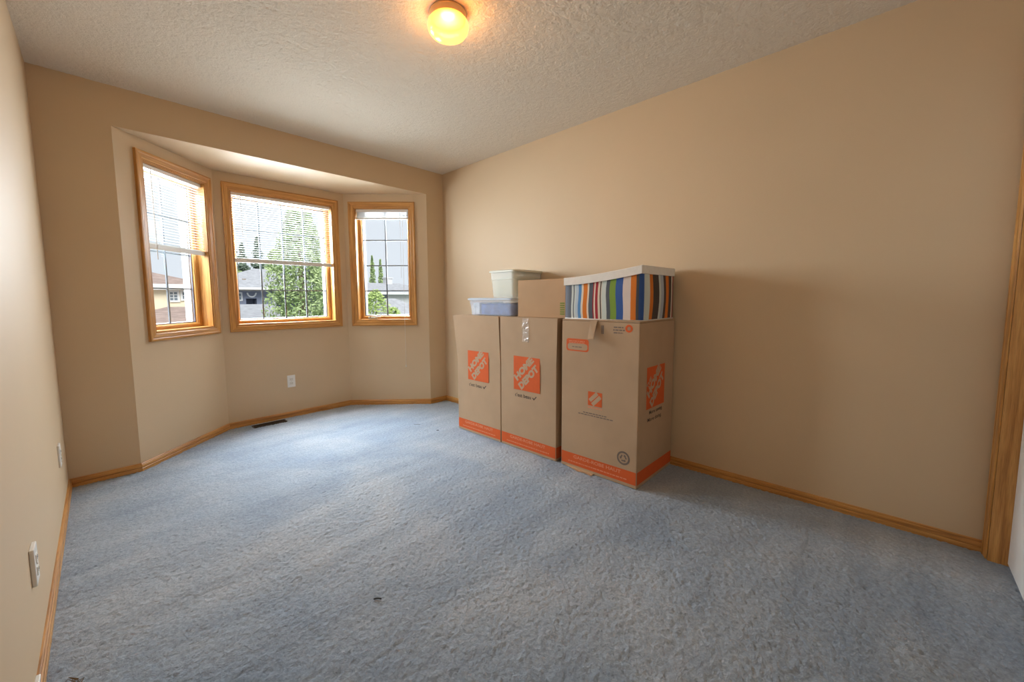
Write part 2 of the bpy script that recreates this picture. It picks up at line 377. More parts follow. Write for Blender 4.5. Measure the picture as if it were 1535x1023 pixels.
# near wall with the door
DX0, DX1, DZ = -0.076, -0.876, 2.06
struct('wall_near', boxes_me('wall_near', [((-W - T, YN - 0.11, -0.05), (DX1, YN, H + 0.05)), ((DX1, YN - 0.11, DZ), (T, YN, H + 0.05)), ((DX0 + 0.012, YN - 0.11, -0.05), (T, YN, DZ))]), PAINT, 'beige painted wall holding the white door', 'wall')
door = thing('door_1', 'white panelled door in an oak frame beside the long wall', 'door', (-0.48, YN, 0), kind='structure')
casp = [(0, 0), (0, 0.013), (0.004, 0.0165), (0.012, 0.0165), (0.018, 0.014), (0.048, 0.011), (0.056, 0.006), (0.064, 0.006), (0.064, 0)]
def axes(origin, xa, ya):
    xa, ya = Vector(xa), Vector(ya); za = xa.cross(ya)
    m = Matrix((xa, ya, za)).transposed().to_4x4(); m.translation = Vector(origin); return m
# local: z = towards room (+y world)
stick('casing_board', DZ + 0.064, casp, OAK, door, axes((DX0 + 0.064, YN, DZ + 0.064), (0, 0, -1), (-1, 0, 0)), 1, 0)
stick('casing_board', -DX1 + DX0 + 0.128, casp, OAK, door, axes((DX1 - 0.064, YN, DZ + 0.064), (1, 0, 0), (0, 0, -1)), 1, 1)
stick('casing_board', DZ + 0.064, casp, OAK, door, axes((DX1 - 0.064, YN, 0), (0, 0, 1), (1, 0, 0)), 0, 1)
stick('jamb', DZ, rectp(0, 0.014, -0.11, 0.006), OAK, door, axes((DX0 + 0.012, YN, DZ), (0, 0, -1), (-1, 0, 0)))
stick('jamb', DZ, rectp(0, 0.014, -0.11, 0.006), OAK, door, axes((DX1 - 0.012, YN, 0), (0, 0, 1), (1, 0, 0)))
stick('jamb', -DX1 + DX0, rectp(-0.014, 0.012, -0.11, 0.006), OAK, door, axes((DX1, YN, DZ), (1, 0, 0), (0, 0, -1)))
yd = YN - 0.048
slab = box('door_slab', (DX1 + 0.004, yd - 0.036, 0.012), (DX0 - 0.004, yd, DZ - 0.016), DOORW, door, bev=0.002)
for (xa, xb) in ((DX0 - 0.12, DX0 - 0.37), (DX1 + 0.37, DX1 + 0.12)):
    for (za, zb) in ((0.16, 0.86), (1.02, 1.62), (1.72, 1.96)):
        box('raised_panel', (min(xa, xb), yd - 0.004, za), (max(xa, xb), yd + 0.006, zb), DOORW, slab, bev=0.005)
kn = link('door_knob', lathe_me('door_knob', [(0, 0.055), (0.02, 0.052), (0.027, 0.04), (0.02, 0.026), (0.011, 0.02), (0.011, 0.006), (0.03, 0.005), (0.03, 0)]), BRASS, slab, axes((DX1 + 0.07, yd, 0.95), (1, 0, 0), (0, 0, -1)))

# ------------------------------------------------------------------ windows
cas = [(0, 0), (0, 0.016), (0.004, 0.019), (0.014, 0.019), (0.020, 0.016), (0.046, 0.0125), (0.052, 0.008), (CW, 0.008), (CW, 0)]
def window(idx, F, s0, s1, ncol, label, crank):
    w = thing('window_%d' % idx, label, 'window', tuple(F @ Vector(((s0 + s1) / 2, 0, ZB))), kind='structure')
    R = F.to_3x3(); ex, out, up = R @ Vector((1, 0, 0)), R @ Vector((0, 1, 0)), Vector((0, 0, 1))
    P = lambda s, d, z: F @ Vector((s, d, z))
    def four(name, a, b, c, d, prof, mat, dep=0.0, parent=None, mitre=1):
        lw, lh = b - a, d - c
        res = []
        for (o, xa, ya, L) in ((P(a, dep, c), ex, up, lw), (P(b, dep, c), up, -ex, lh), (P(b, dep, d), -ex, -up, lw), (P(a, dep, d), -up, ex, lh)):
            ob = stick(name, L, prof, mat, parent or w, axes(o, xa, ya), mitre, mitre)
            res.append(ob)
        return res
    four('casing_board', s0, s1, ZB, ZT, cas, OAK)
    a, b, c, d = s0 + CW - 0.004, s1 - CW + 0.004, ZB + CW - 0.004, ZT - CW + 0.004
    four('jamb_board', a, b, c, d, [(0, -0.145), (0.012, -0.145), (0.012, 0.002), (0, 0.002)], OAK)
    # sash: an Empty-free part: bottom rail carries nothing, every member is its own part
    a, b, c, d = a + 0.012, b - 0.012, c + 0.012, d - 0.012
    sp = [(0, -0.045), (0.034, -0.045), (0.034, -0.012), (0.028, -0.004), (0.022, 0), (0, 0)]
    four('sash_rail', a, b, c, d, sp, OAK, 0.086)
    ga, gb, gc, gd = a + 0.034, b - 0.034, c + 0.034, d - 0.034
    four('glazing_gasket', ga - 0.001, gb + 0.001, gc - 0.001, gd + 0.001, rectp(0, 0.007, -0.012, 0.0), GASKET, 0.112)
    g = link('glass_pane', boxes_me('glass_pane', [((ga, 0.1205, gc), (gb, 0.1235, gd))]), GLASS, w, F)
    # exterior white frame beyond the glass
    four('exterior_frame', ga - 0.052, gb + 0.052, gc - 0.052, gd + 0.052, rectp(0, 0.060, -0.075, -0.022), EXTW, 0.110)
    # muntin bars
    for k in range(1, ncol):
        s = ga + (gb - ga) * k / ncol
        box('muntin_bar', (s - 0.0065, 0.1235, gc), (s + 0.0065, 0.1315, gd), MUNT, w, F)
    for k in range(1, 4):
        z = gc + (gd - gc) * k / 4
        box('muntin_bar', (ga, 0.1240, z - 0.0055), (gb, 0.1312, z + 0.0055), MUNT, w, F)
    if crank:
        s = s0 + CW + 0.14; z = ZB + CW + 0.006
        box('crank_base', (s - 0.055, 0.060, z), (s + 0.045, 0.088, z + 0.026), STEEL, w, F, bev=0.006)
        link('crank_handle', tube_me('crank_handle', [(s - 0.03, 0.064, z + 0.022), (s - 0.03, 0.050, z + 0.040), (s + 0.01, 0.044, z + 0.038), (s + 0.055, 0.044, z + 0.026), (s + 0.085, 0.040, z + 0.030)], 0.0075), STEEL, w, F)
    return (ga, gb, gc, gd)
wl = ['narrow oak-framed casement window with a half-lowered blind, between bay corner and outlet wall',
      'wide oak-framed window with sixteen panes in the middle of the bay', 'narrow oak-framed window with crank handle and raised blind']
for i, ((F, s0, s1), nc) in enumerate(zip(WIN, (2, 4, 2))):
    window(i + 1, F, s0, s1, nc, wl[i], i == 2)

# ------------------------------------------------------------------ venetian blinds
def slat_me(L, w=0.025, rise=0.0022, n=4):
    top = [(-w / 2 + w * k / n, rise * (1 - (2 * k / n - 1) ** 2)) for k in range(n + 1)]
    prof = top + [(y, z - 0.0006) for y, z in reversed(top)]
    return sweep_me('slat', [[(-L / 2, y, z) for y, z in prof], [(L / 2, y, z) for y, z in prof]])
def blind(F, s0, s1, zbot, nsl, tilt, label, raised=False, cord_end=None, wand=True, wand_len=0.3):
    a, b = s0 + CW + 0.012, s1 - CW - 0.012; zt = ZT - CW - 0.010; mid = (a + b) / 2; dd = 0.034
    w = thing('venetian_blind', label, 'blind', tuple(F @ Vector((mid, dd, zbot))), 'venetian blinds in the bay windows')
    box('headrail', (a, dd - 0.0135, zt - 0.026), (b, dd + 0.0135, zt), WHITE, w, F, bev=0.001)
    me = slat_me(b - a - 0.004)
    z1 = zt - 0.040
    for k in range(nsl):
        z = (z1 - (z1 - zbot - 0.030) * k / (nsl - 1)) if not raised else (zt - 0.028 - 0.0022 * k)
        m = F @ Matrix.Translation((mid, dd, z)) @ Matrix.Rotation(tilt + random.uniform(-0.02, 0.02), 4, 'X')
        link('slat', me, BLIND, w, m)
    zb = zbot if not raised else zt - 0.028 - 0.0022 * nsl - 0.011
    box('bottom_rail', (a, dd - 0.013, zb - 0.008), (b, dd + 0.013, zb + (0.010 if raised else 0.024)), RAILG, w, F, bev=0.003)
    for s in (a + 0.10, b - 0.10) if b - a < 0.7 else (a + 0.10, mid, b - 0.10):
        for yy in (-0.0128, 0.0128):
            link('ladder_cord', tube_me('ladder_cord', [(s, dd + yy, zt - 0.02), (s, dd + yy, zb)], 0.0008, 5), CORD, w, F)
    if wand:
        link('tilt_wand', tube_me('tilt_wand', [(a + 0.07, dd - 0.018, zt - 0.02), (a + 0.071, dd - 0.022, zt - 0.02 - wand_len)], 0.0022, 6), CORD, w, F)
    if cord_end is not None:
        s, z = cord_end
        c = link('pull_cord', tube_me('pull_cord', [(s - 0.004, dd - 0.016, zt - 0.02), (s - 0.002, 0.0, ZT - 0.3), (s, -0.024, ZB + 0.3), (s, -0.026, ZB), (s, -0.022, z + 0.03)], 0.0013, 6), CORD, w, F)
        tz = link('cord_tassel', lathe_me('cord_tassel', [(0, 0.022), (0.003, 0.021), (0.006, 0.010), (0.0065, 0.0), (0, 0.0)], 12), CORD, c, F @ Matrix.Translation((s, -0.022, z + 0.008)))
        link('loose_cord', tube_me('loose_cord', [(s - 0.03, dd - 0.016, zt - 0.02), (s - 0.031, dd - 0.02, ZB + 0.50)], 0.0012, 6), CORD, w, F)
blind(*WIN[0], 1.492, 26, math.radians(-7), 'white venetian blind lowered halfway over a narrow two-column window', cord_end=None, wand_len=0.62)
blind(*WIN[1], 1.462, 27, math.radians(1), 'wide white venetian blind lowered halfway over the sixteen-pane window', wand_len=0.35)
blind(*WIN[2], 1.95, 24, 0.0, 'white venetian blind fully raised with a long hanging pull cord', raised=True, cord_end=(0.598, 0.40), wand=False)

# ------------------------------------------------------------------ outlets, vent, bits
def outlet(name, m, label, depth=0.006, group='wall outlets'):
    o = thing(name, label, 'outlet', tuple(m.translation), group)
    link('cover_plate', boxes_me('cover_plate', [((-0.035, -0.0575, 0), (0.035, 0.0575, depth))], 0.0025), WHITE, o, m)
    for s in (-1, 1):
        rc = link('receptacle', boxes_me('receptacle', [((-0.0165, s * 0.0195 - 0.014, depth - 0.002), (0.0165, s * 0.0195 + 0.014, depth + 0.0022))], 0.002), OFFW, o, m)
        for dx in (-0.006, 0.006):
            sl = link('slot', boxes_me('slot', [((dx - 0.0012, s * 0.0195 - 0.003, depth + 0.0018), (dx + 0.0012, s * 0.0195 + 0.006, depth + 0.0027))]), SLOT, rc, m)
    link('screw', lathe_me('screw', [(0, depth + 0.002), (0.003, depth + 0.0015), (0.0035, depth)], 12), STEEL, o, m)
outlet('wall_outlet', axes((-1.402, Y3, 0.345), (1, 0, 0), (0, 0, 1)), 'white duplex outlet on the bay wall under the wide window')
outlet('wall_outlet', axes((-W, -0.467, 0.33), (0, 1, 0), (0, 0, 1)), 'white wall outlet near the corner where the outlet wall meets the bay wall', 0.008)
outlet('wall_outlet', axes((-W, -1.665, 0.322), (0, 1, 0), (0, 0, 1)), 'thick white wall outlet on the side wall, further from the bay', 0.011)
box_j = box('phone_jack', (-W, -1.858, 0.051), (-W + 0.010, -1.815, 0.062), WHITE, bev=0.002)
tag(box_j, 'small white jack box on the side wall just above the baseboard', 'jack')

v = thing('floor_vent', 'brown metal floor register set in the carpet below the wide window', 'vent', (-1.63, 0.50, 0))
fm = Matrix.Translation((-1.63, 0.488, 0.0))
link('register_frame', boxes_me('register_frame', [((-0.135, -0.04, -0.01), (0.135, -0.034, 0.005)), ((-0.135, 0.034, -0.01), (0.135, 0.04, 0.005)), ((-0.135, -0.034, -0.01), (-0.128, 0.034, 0.005)), ((0.128, -0.034, -0.01), (0.135, 0.034, 0.005))]), BROWNM, v, fm)
link('register_well', boxes_me('register_well', [((-0.128, -0.034, -0.012), (0.128, 0.034, 0.0006))]), BROWNM, v, fm)
lm = boxes_me('louvre', [((-0.128, -0.001, 0.0005), (0.128, 0.001, 0.004))])
for k in range(8): link('louvre', lm, BROWNM, v, fm @ Matrix.Translation((0, -0.028 + 0.008 * k, 0)))

def debris(name, loc, pts, mat, label, r=0.0016):
    o = link(name, tube_me(name, pts, r, 6), mat, None, Matrix.Translation(loc)); tag(o, label, 'lint', 'lint on the carpet')
debris('lint_bit', (-1.989, -2.179, 0), [(-0.011, 0.009, 0.002), (-0.004, 0.004, 0.004), (0.004, -0.004, 0.004), (0.010, -0.010, 0.002)], LINT, 'small dark curl of lint alone in the middle of the carpet', 0.0026)
debris('lint_bit', (-0.723, -0.512, 0), [(-0.02, 0.02, 0.002), (0, 0, 0.004), (0.02, -0.02, 0.002)], LINT, 'thin dark thread on the carpet near the bay end')
debris('lint_bit', (-0.692, -0.780, 0), [(-0.008, 0.004, 0.001), (0, 0, 0.006), (0.008, -0.006, 0.001)], LINT, 'tiny dark speck on the carpet beside the tall boxes', 0.003)
# frayed carpet edge at the baseboard
vs_, fs_ = [], []
for k in range(160):
    x = -W + 0.016 + random.random() ** 1.4 * 0.07; y = -1.825 - random.random() * 0.09; a = random.uniform(0, 6.28); l = random.uniform(0.008, 0.022); h = random.uniform(0.004, 0.016)
    p = Vector((x, y, 0)); q = p + Vector((math.cos(a) * l, math.sin(a) * l, h)); s = Vector((-math.sin(a), math.cos(a), 0)) * 0.0016
    i = len(vs_); vs_ += [p - s, p + s, q + s * 0.4, q - s * 0.4, p + Vector((0, 0, 0.003))]; fs_ += [(i, i + 1, i + 2, i + 3), (i, i + 4, i + 3), (i + 1, i + 2, i + 4)]
fr = link('frayed_carpet', mesh('frayed_carpet', vs_, fs_), FRAY); tag(fr, 'frayed brown carpet fibres against the side-wall baseboard', 'carpet fray', None, 'stuff')

# ------------------------------------------------------------------ ceiling lamp
def lamp_mat():
    m, t, b = nt('glowing_amber_glass')
    b.inputs['Base Color'].default_value = (0.45, 0.30, 0.12, 1); b.inputs['Roughness'].default_value = 0.2
    b.inputs['Emission Color'].default_value = (1.0, 0.24, 0.04, 1); b.inputs['Emission Strength'].default_value = 2.8
    tr = N(t, 'ShaderNodeBsdfTransparent'); tr.inputs[0].default_value = (1, 0.9, 0.72, 1)
    mx = N(t, 'ShaderNodeMixShader'); mx.inputs[0].default_value = 0.75
    t.links.new(tr.outputs[0], mx.inputs[1]); t.links.new(b.outputs[0], mx.inputs[2]); t.links.new(mx.outputs[0], t.nodes['Material Output'].inputs[0])
    return m
LX, LY = -1.430, -1.955
lamp = thing('ceiling_light', 'round glowing amber glass ceiling light with a metal base', 'ceiling light', (LX, LY, H))
lm_ = Matrix.Translation((LX, LY, H))
link('base', lathe_me('base', [(0, -0.001), (0.082, -0.001), (0.086, -0.006), (0.086, -0.018), (0.080, -0.022), (0.080, -0.032), (0.074, -0.036), (0.0, -0.036)]), BRASS, lamp, lm_)
link('glass_shade', lathe_me('glass_shade', [(0.070, -0.030), (0.082, -0.034), (0.092, -0.046), (0.0945, -0.060), (0.091, -0.078), (0.080, -0.094), (0.061, -0.105), (0.035, -0.111), (0, -0.113)], 48), lamp_mat(), lamp, lm_)

bd_ = bpy.data.lights.new('bulb', 'POINT'); bd_.energy = 17; bd_.color = (1.0, 0.60, 0.25); bd_.shadow_soft_size = 0.05
bo_ = bpy.data.objects.new('bulb', bd_); COL.objects.link(bo_); bo_.location = (LX, LY, H - 0.082)

# ------------------------------------------------------------------ wardrobe boxes
XF, XB, BH = -0.517, -0.018, 0.985
# print plane on the front: local x -> -y, local y -> +z, local z -> -x (towards room)
def front(y, z, off=0.0008, x=XF): return axes((x - off, y, z), (0, -1, 0), (0, 0, 1))
def put(name, me, mat, parent, m): 
    o = link(name, me, mat, parent, m); return o
def sub(o): return o
def rrect(w, h, r, n=5):
    pts = []
    for cx, cy, a0 in ((w - r, r, -90), (w - r, h - r, 0), (r, h - r, 90), (r, r, 180)):
        for k in range(n + 1):
            a = math.radians(a0 + 90 * k / n); pts.append((cx + r * math.cos(a), cy + r * math.sin(a), 0))
    return pts
def ring_me(name, outer, inner):
    n = len(outer); return mesh(name, outer + inner, [(k, (k + 1) % n, n + (k + 1) % n, n + k) for k in range(n)])
def circ(r, n=28, c=(0, 0)): return [(c[0] + r * math.cos(2 * math.pi * k / n), c[1] + r * math.sin(2 * math.pi * k / n), 0) for k in range(n)]
T_HOME, T_DEPOT, T_THE = text_me('HOME', 0.92, 0.22, 0.062), text_me('DEPOT', 0.94, 0.22, 0.062), text_me('THE', 0.30, 0.10, 0.03)
def logo(parent, base, S, the=True):
    sq = put('logo_square', poly_me('logo_square', [(0, 0, 0), (S, 0, 0), (S, S, 0), (0, S, 0)]), ORANGE, parent, base)
    R = Matrix.Rotation(math.radians(45), 4, 'Z'); s = Matrix.Diagonal((S, S, 1, 1))
    for me, (x, y) in ((T_HOME, (0.150, 0.245)), (T_DEPOT, (0.315, 0.005))):
        sub(put('logo_lettering', me, CARDINK, sq, base @ Matrix.Translation((0, 0, 0.0004)) @ s @ Matrix.Translation((x, y, 0)) @ R))
    if the: sub(put('logo_lettering', T_THE, CARDINK, sq, base @ Matrix.Translation((0, 0, 0.0004)) @ s @ Matrix.Translation((0.06, 0.50, 0)) @ R))
T_BAND = text_me('GARDE-ROBE HAUT', 0.34, 0.022, 0.02)
def dashes(n, wid, h, seed):
    rnd = random.Random(seed); v, f = [], []; x = 0
    while x < wid:
        l = rnd.uniform(0.008, 0.026); i = len(v); l = min(l, wid - x); v += [(x, 0, 0), (x + l, 0, 0), (x + l, h, 0), (x, h, 0)]; f.append((i, i + 1, i + 2, i + 3)); x += l + 0.004
    return mesh('small_print', v, f)
def band(parent, base, wid, z0, z1, txt=True):
    bd = put('printed_band', poly_me('printed_band', [(0, z0, 0), (wid, z0, 0), (wid, z1, 0), (0, z1, 0)]), ORANGE, parent, base)
    if txt:
        sub(put('band_lettering', T_BAND, ORANGE_L, bd, base @ Matrix.Translation(((wid - 0.34) / 2, z1 - 0.032, 0.0004))))
        sub(put('small_print', dashes(0, wid - 0.11, 0.007, 3), ORANGE_L, bd, base @ Matrix.Translation((0.055, z0 + 0.018, 0.0004))))
def wardrobe_box(y0, y1, label, flap=None):
    """y0 > y1; flap = (top far y, bottom far y, top near y, bottom near y, proud)"""
    t = thing('wardrobe_box', label, 'cardboard box', ((XF + XB) / 2, (y0 + y1) / 2, 0), 'tall wardrobe boxes along the wall')
    me = boxes_me('box_body', [((XF, y1, 0.0), (XB, y0, BH - 0.006))], 0.004)
    put('box_body', me, CARD, t, FLAT)
    ym = (y0 + y1) / 2
    for (a, b, tilt) in ((y1 + 0.002, ym - 0.002, 0.012), (ym + 0.002, y0 - 0.002, -0.010)):
        box('top_flap', (XF + 0.002, a, BH - 0.004), (XB - 0.002, b, BH + 0.003), CARD, t)
    if flap:
        ta, ba, tb, bb, pr = flap; z0, z1 = 0.655, 0.987
        v = [(XF - 0.002, ba, z0), (XF - 0.002, bb, z0), (XF - pr, tb, z1), (XF - pr, ta, z1)]
        v2 = [(x + 0.005, y, z) for x, y, z in v]
        me = mesh('front_flap', v + v2, [(0, 1, 2, 3), (7, 6, 5, 4), (0, 4, 5, 1), (1, 5, 6, 2), (2, 6, 7, 3), (3, 7, 4, 0)])
        put('front_flap', me, CARD, t, FLAT)
    return t
b1 = wardrobe_box(-0.851, -1.369, 'tall cardboard wardrobe box with crooked top flap, standing closest to the window bay', (-0.812, -0.850, -1.366, -1.369, 0.014))
b2 = wardrobe_box(-1.376, -1.903, 'tall cardboard wardrobe box with clear tape, between two other tall boxes', (-1.382, -1.378, -1.918, -1.903, 0.012))
b3 = wardrobe_box(-1.948, -2.487, 'tall cardboard wardrobe box with a logo on its side, carrying the striped box')
for bx_, y0, y1, ly in ((b1, -0.851, -1.369, -0.990), (b2, -1.376, -1.903, -1.513)):
    logo(bx_, front(ly, 0.452, 0.0035 if bx_ is b1 else 0.0035), 0.250, False)
    put('slogan_lettering', text_me("c'est beau", 0.155, 0.030, 0.012), INK, bx_, front(ly - 0.01, 0.397))
    put('check_mark', mesh('check_mark', [(0, 0.012, 0), (0.006, 0.018, 0), (0.014, 0.008, 0), (0.036, 0.030, 0), (0.040, 0.025, 0), (0.014, -0.003, 0)], [(0, 1, 2, 5), (2, 3, 4, 5)]), INK, bx_, front(ly - 0.178, 0.397))
    band(bx_, front(y0 - 0.004, 0), y0 - y1 - 0.008, 0.018, 0.097)
# side of the second box shows in the gap: plain band
side2 = axes((XF + 0.002, -1.903 - 0.0006, 0), (1, 0, 0), (0, 0, 1))
band(b2, side2, 0.30, 0.018, 0.097, False)
# clear tape, crinkled
def crinkle(w, h, nx, nz, amp, seed):
    rnd = random.Random(seed); v = [(w * i / nx, h * j / nz, rnd.uniform(0, amp)) for j in range(nz + 1) for i in range(nx + 1)]
    f = [(j * (nx + 1) + i, j * (nx + 1) + i + 1, (j + 1) * (nx + 1) + i + 1, (j + 1) * (nx + 1) + i) for j in range(nz) for i in range(nx)]
    return mesh('packing_tape', v, f)
put('packing_tape', crinkle(0.062, 0.17, 6, 14, 0.004, 5), TAPE, b2, front(-1.607, 0.812, 0.012))
# third box
F3 = lambda y, z, off=0.0008: front(y, z, off)
band(b3, F3(-1.952, 0), 0.531, 0.022, 0.100)
band(b3, axes((XF + 0.004, -2.487 - 0.0008, 0), (1, 0, 0), (0, 0, 1)), XB - XF - 0.008, 0.022, 0.100, False)
side3 = lambda x, z: axes((x, -2.487 - 0.0008, z), (1, 0, 0), (0, 0, 1))
logo(b3, side3(-0.413, 0.455), 0.255, True)
put('slogan_lettering', text_me('More saving.', 0.19, 0.030, 0.012), INK, b3, side3(-0.37, 0.412))
put('slogan_lettering', text_me('More doing.', 0.20, 0.030, 0.012), INK, b3, side3(-0.39, 0.368))
# small emblem on the front: orange square with pale diagonal bands
em = put('small_logo', poly_me('small_logo', [(0, 0, 0), (0.100, 0, 0), (0.100, 0.090, 0), (0, 0.090, 0)]), ORANGE, b3, F3(-2.153, 0.446))
for (cx, cy, l, wv) in ((0.040, 0.058, 0.075, 0.024), (0.060, 0.036, 0.080, 0.024)):
    sub(put('logo_lettering', poly_me('logo_lettering', [(-l / 2, -wv / 2, 0), (l / 2, -wv / 2, 0), (l / 2, wv / 2, 0), (-l / 2, wv / 2, 0)]), CARDINK, em, F3(-2.153, 0.446, 0.0012) @ Matrix.Translation((cx, cy, 0)) @ Matrix.Rotation(math.radians(45), 4, 'Z')))
put('small_print', dashes(0, 0.10, 0.007, 9), ORANGE_L, b3, F3(-2.153, 0.430))
put('small_print', dashes(0, 0.17, 0.006, 11), INK_L, b3, F3(-2.118, 0.392))
put('small_print', dashes(0, 0.25, 0.006, 12), INK_L, b3, F3(-2.082, 0.378))
# rounded label top left
o_ = rrect(0.168, 0.080, 0.016); i_ = [(0.009 + x * (0.150 / 0.168), 0.008 + y * (0.042 / 0.080), 0) for x, y, z in rrect(0.168, 0.080, 0.026)]
lb = put('printed_label', ring_me('printed_label', o_, i_), ORANGE, b3, F3(-1.985, 0.783))
sub(put('small_print', dashes(0, 0.12, 0.005, 15), ORANGE_L, lb, F3(-2.004, 0.845, 0.0012)))
sub(put('small_print', dashes(0, 0.12, 0.004, 16), ORANGE_L, lb, F3(-2.004, 0.836, 0.0012)))
sub(put('small_print', dashes(0, 0.075, 0.005, 17), INK_L, lb, F3(-2.030, 0.808, 0.0012)))
# bars and print top right
for k, (y, w_) in enumerate(((-2.240, 0.005), (-2.248, 0.010))): put('printed_bar', poly_me('printed_bar', [(0, 0, 0), (w_, 0, 0), (w_, 0.052, 0), (0, 0.052, 0)]), INK_L, b3, F3(y, 0.905))
for k, (w_, dy) in enumerate(((0.062, 0.004), (0.075, 0.0), (0.060, 0.004))): put('small_print', dashes(0, w_, 0.007, 20 + k), INK_L, b3, F3(-2.320 - dy, 0.946 - 0.0165 * k))
rg = put('printed_roundel', ring_me('printed_roundel', circ(0.023), circ(0.011)), ORANGE, b3, F3(-2.421, 0.945))
sub(put('star', poly_me('star', [((0.011 if k % 2 == 0 else 0.005) * math.sin(math.pi * k / 5), (0.011 if k % 2 == 0 else 0.005) * math.cos(math.pi * k / 5), 0) for k in range(10)]), CARDINK, rg, F3(-2.421, 0.945, 0.0012)))
rc = put('recycling_mark', ring_me('recycling_mark', circ(0.042), circ(0.031)), INK_L, b3, F3(-2.402, 0.168))
for k in range(3):
    m_ = F3(-2.402, 0.168) @ Matrix.Rotation(math.radians(120 * k), 4, 'Z')
    sub(put('arrow', mesh('arrow', [(-0.012, -0.020, 0), (0.006, -0.020, 0), (0.006, -0.024, 0), (0.018, -0.014, 0), (0.006, -0.006, 0), (0.006, -0.011, 0), (-0.012, -0.011, 0)], [(0, 1, 2, 3, 4, 5, 6)]), INK_L, rc, m_))
# folded tab hanging over the front edge
fl = mesh('hanging_tab', [(XF - 0.001, -2.165, 0.982), (XF - 0.001, -2.214, 0.982), (XF - 0.034, -2.210, 0.872), (XF - 0.030, -2.166, 0.868),
                          (XF - 0.006, -2.165, 0.984), (XF - 0.006, -2.214, 0.984), (XF - 0.040, -2.210, 0.874), (XF - 0.036, -2.166, 0.870)],
          [(0, 1, 2, 3), (4, 7, 6, 5), (0, 4, 5, 1), (1, 5, 6, 2), (2, 6, 7, 3), (3, 7, 4, 0)])
put('hanging_tab', fl, CARD, b3, FLAT)
# torn strip of cardboard at the foot
ts = mesh('torn_edge', [(XF - 0.004, -1.99, 0.003), (XF - 0.006, -2.20, 0.003), (XF - 0.030, -2.20, 0.002), (XF - 0.022, -2.14, 0.002), (XF - 0.030, -2.10, 0.002), (XF - 0.012, -2.03, 0.002), (XF, -1.99, 0.014), (XF, -2.20, 0.014)],
          [(0, 1, 2, 3, 4, 5), (0, 6, 7, 1)])
put('torn_edge', ts, CARD2, b3, FLAT)

# ------------------------------------------------------------------ things on top of the boxes
TOP = BH + 0.003
def tub(name, label, cat, x0, x1, y0, y1, z0, z1, taper, mat, lidmat, wall=0.003, lid=0.012, over=0.012, group=None):
    """open-shell tapered tub (wider at the top) with rim and lid"""
    t = thing(name, label, cat, ((x0 + x1) / 2, (y0 + y1) / 2, z0), group)
    def ring(k, z, r=0.03, n=4):
        a, b, c, d = x0 + k, x1 - k, y0 + k, y1 - k; out = []
        for cx, cy, a0 in ((b - r, c + r, -90), (b - r, d - r, 0), (a + r, d - r, 90), (a + r, c + r, 180)):
            for q in range(n + 1):
                an = math.radians(a0 + 90 * q / n); out.append((cx + r * math.cos(an), cy + r * math.sin(an), z))
        return out
    zt = z1 - lid
    rings = [ring(taper, z0 + 0.001), ring(taper * 0.35, z0 + (zt - z0) * 0.68), ring(taper * 0.35 - 0.004, z0 + (zt - z0) * 0.70), ring(0, zt)]
    inn = [ring(wall, zt), ring(taper * 0.35 + wall, z0 + (zt - z0) * 0.68), ring(taper + wall, z0 + wall)]
    put('tub', sweep_me('tub', rings + inn, smooth=False), mat, t, FLAT)
    put('lid', sweep_me('lid', [ring(-over, zt - 0.006), ring(-over - 0.001, zt + lid * 0.4), ring(-over + 0.003, zt + lid * 0.6), ring(0.004, z1)]), lidmat, t, FLAT)
    return t
LID_B = plain('pale_blue_lid', (0.52, 0.58, 0.66), 0.35); LID_C = plain('cloudy_lid', (0.66, 0.66, 0.58), 0.35)
tub('storage_bin', 'low translucent blue plastic bin with folded cloth inside', 'bin', -0.485, -0.135, -1.470, -0.965, TOP, 1.130, 0.012, TUB_BLUE, LID_B)
tub('storage_bin', 'tall cloudy clear plastic bin standing on the low blue bin', 'bin', -0.372, -0.030, -1.386, -1.105, 1.130, 1.352, 0.014, TUB_CLEAR, LID_C, over=0.010)
def cloth(name, a, b, mat, label, seed):
    bm = bmesh.new(); m = Matrix.Diagonal((b[0] - a[0], b[1] - a[1], b[2] - a[2], 1)); m.translation = Vector([(a[i] + b[i]) / 2 for i in range(3)])
    bmesh.ops.create_cube(bm, size=1, matrix=m); bmesh.ops.subdivide_edges(bm, edges=bm.edges[:], cuts=6, use_grid_fill=True)
    rnd = random.Random(seed); ph = [rnd.uniform(0, 6.28) for _ in range(6)]
    for v_ in bm.verts:
        x, y, z = v_.co; k = 0.004 * math.sin(55 * y + ph[0] + 20 * z) + 0.003 * math.sin(90 * x + ph[1]) + 0.003 * math.sin(130 * z + ph[2] + 14 * y)
        v_.co += Vector((k, k * 0.4, k if z > a[2] + 0.005 else 0))
    me = bpy.data.meshes.new(name); bm.to_mesh(me); bm.free()
    for p in me.polygons: p.use_smooth = True
    tag(link(name, me, mat), label, 'cloth' if 'cloth' in name else 'paper')
cloth('folded_cloth', (-0.455, -1.435, TOP + 0.008), (-0.18, -1.095, 1.080), CLOTHB, 'folded blue cloth inside the low blue bin', 1)
cloth('folded_cloth', (-0.455, -1.075, TOP + 0.008), (-0.18, -0.998, 1.085), CLOTHW, 'folded white cloth inside the low blue bin', 2)
cloth('crumpled_paper', (-0.335, -1.350, 1.142), (-0.07, -1.142, 1.300), PAPER, 'crumpled pale wrapping paper inside the cloudy clear bin', 3)

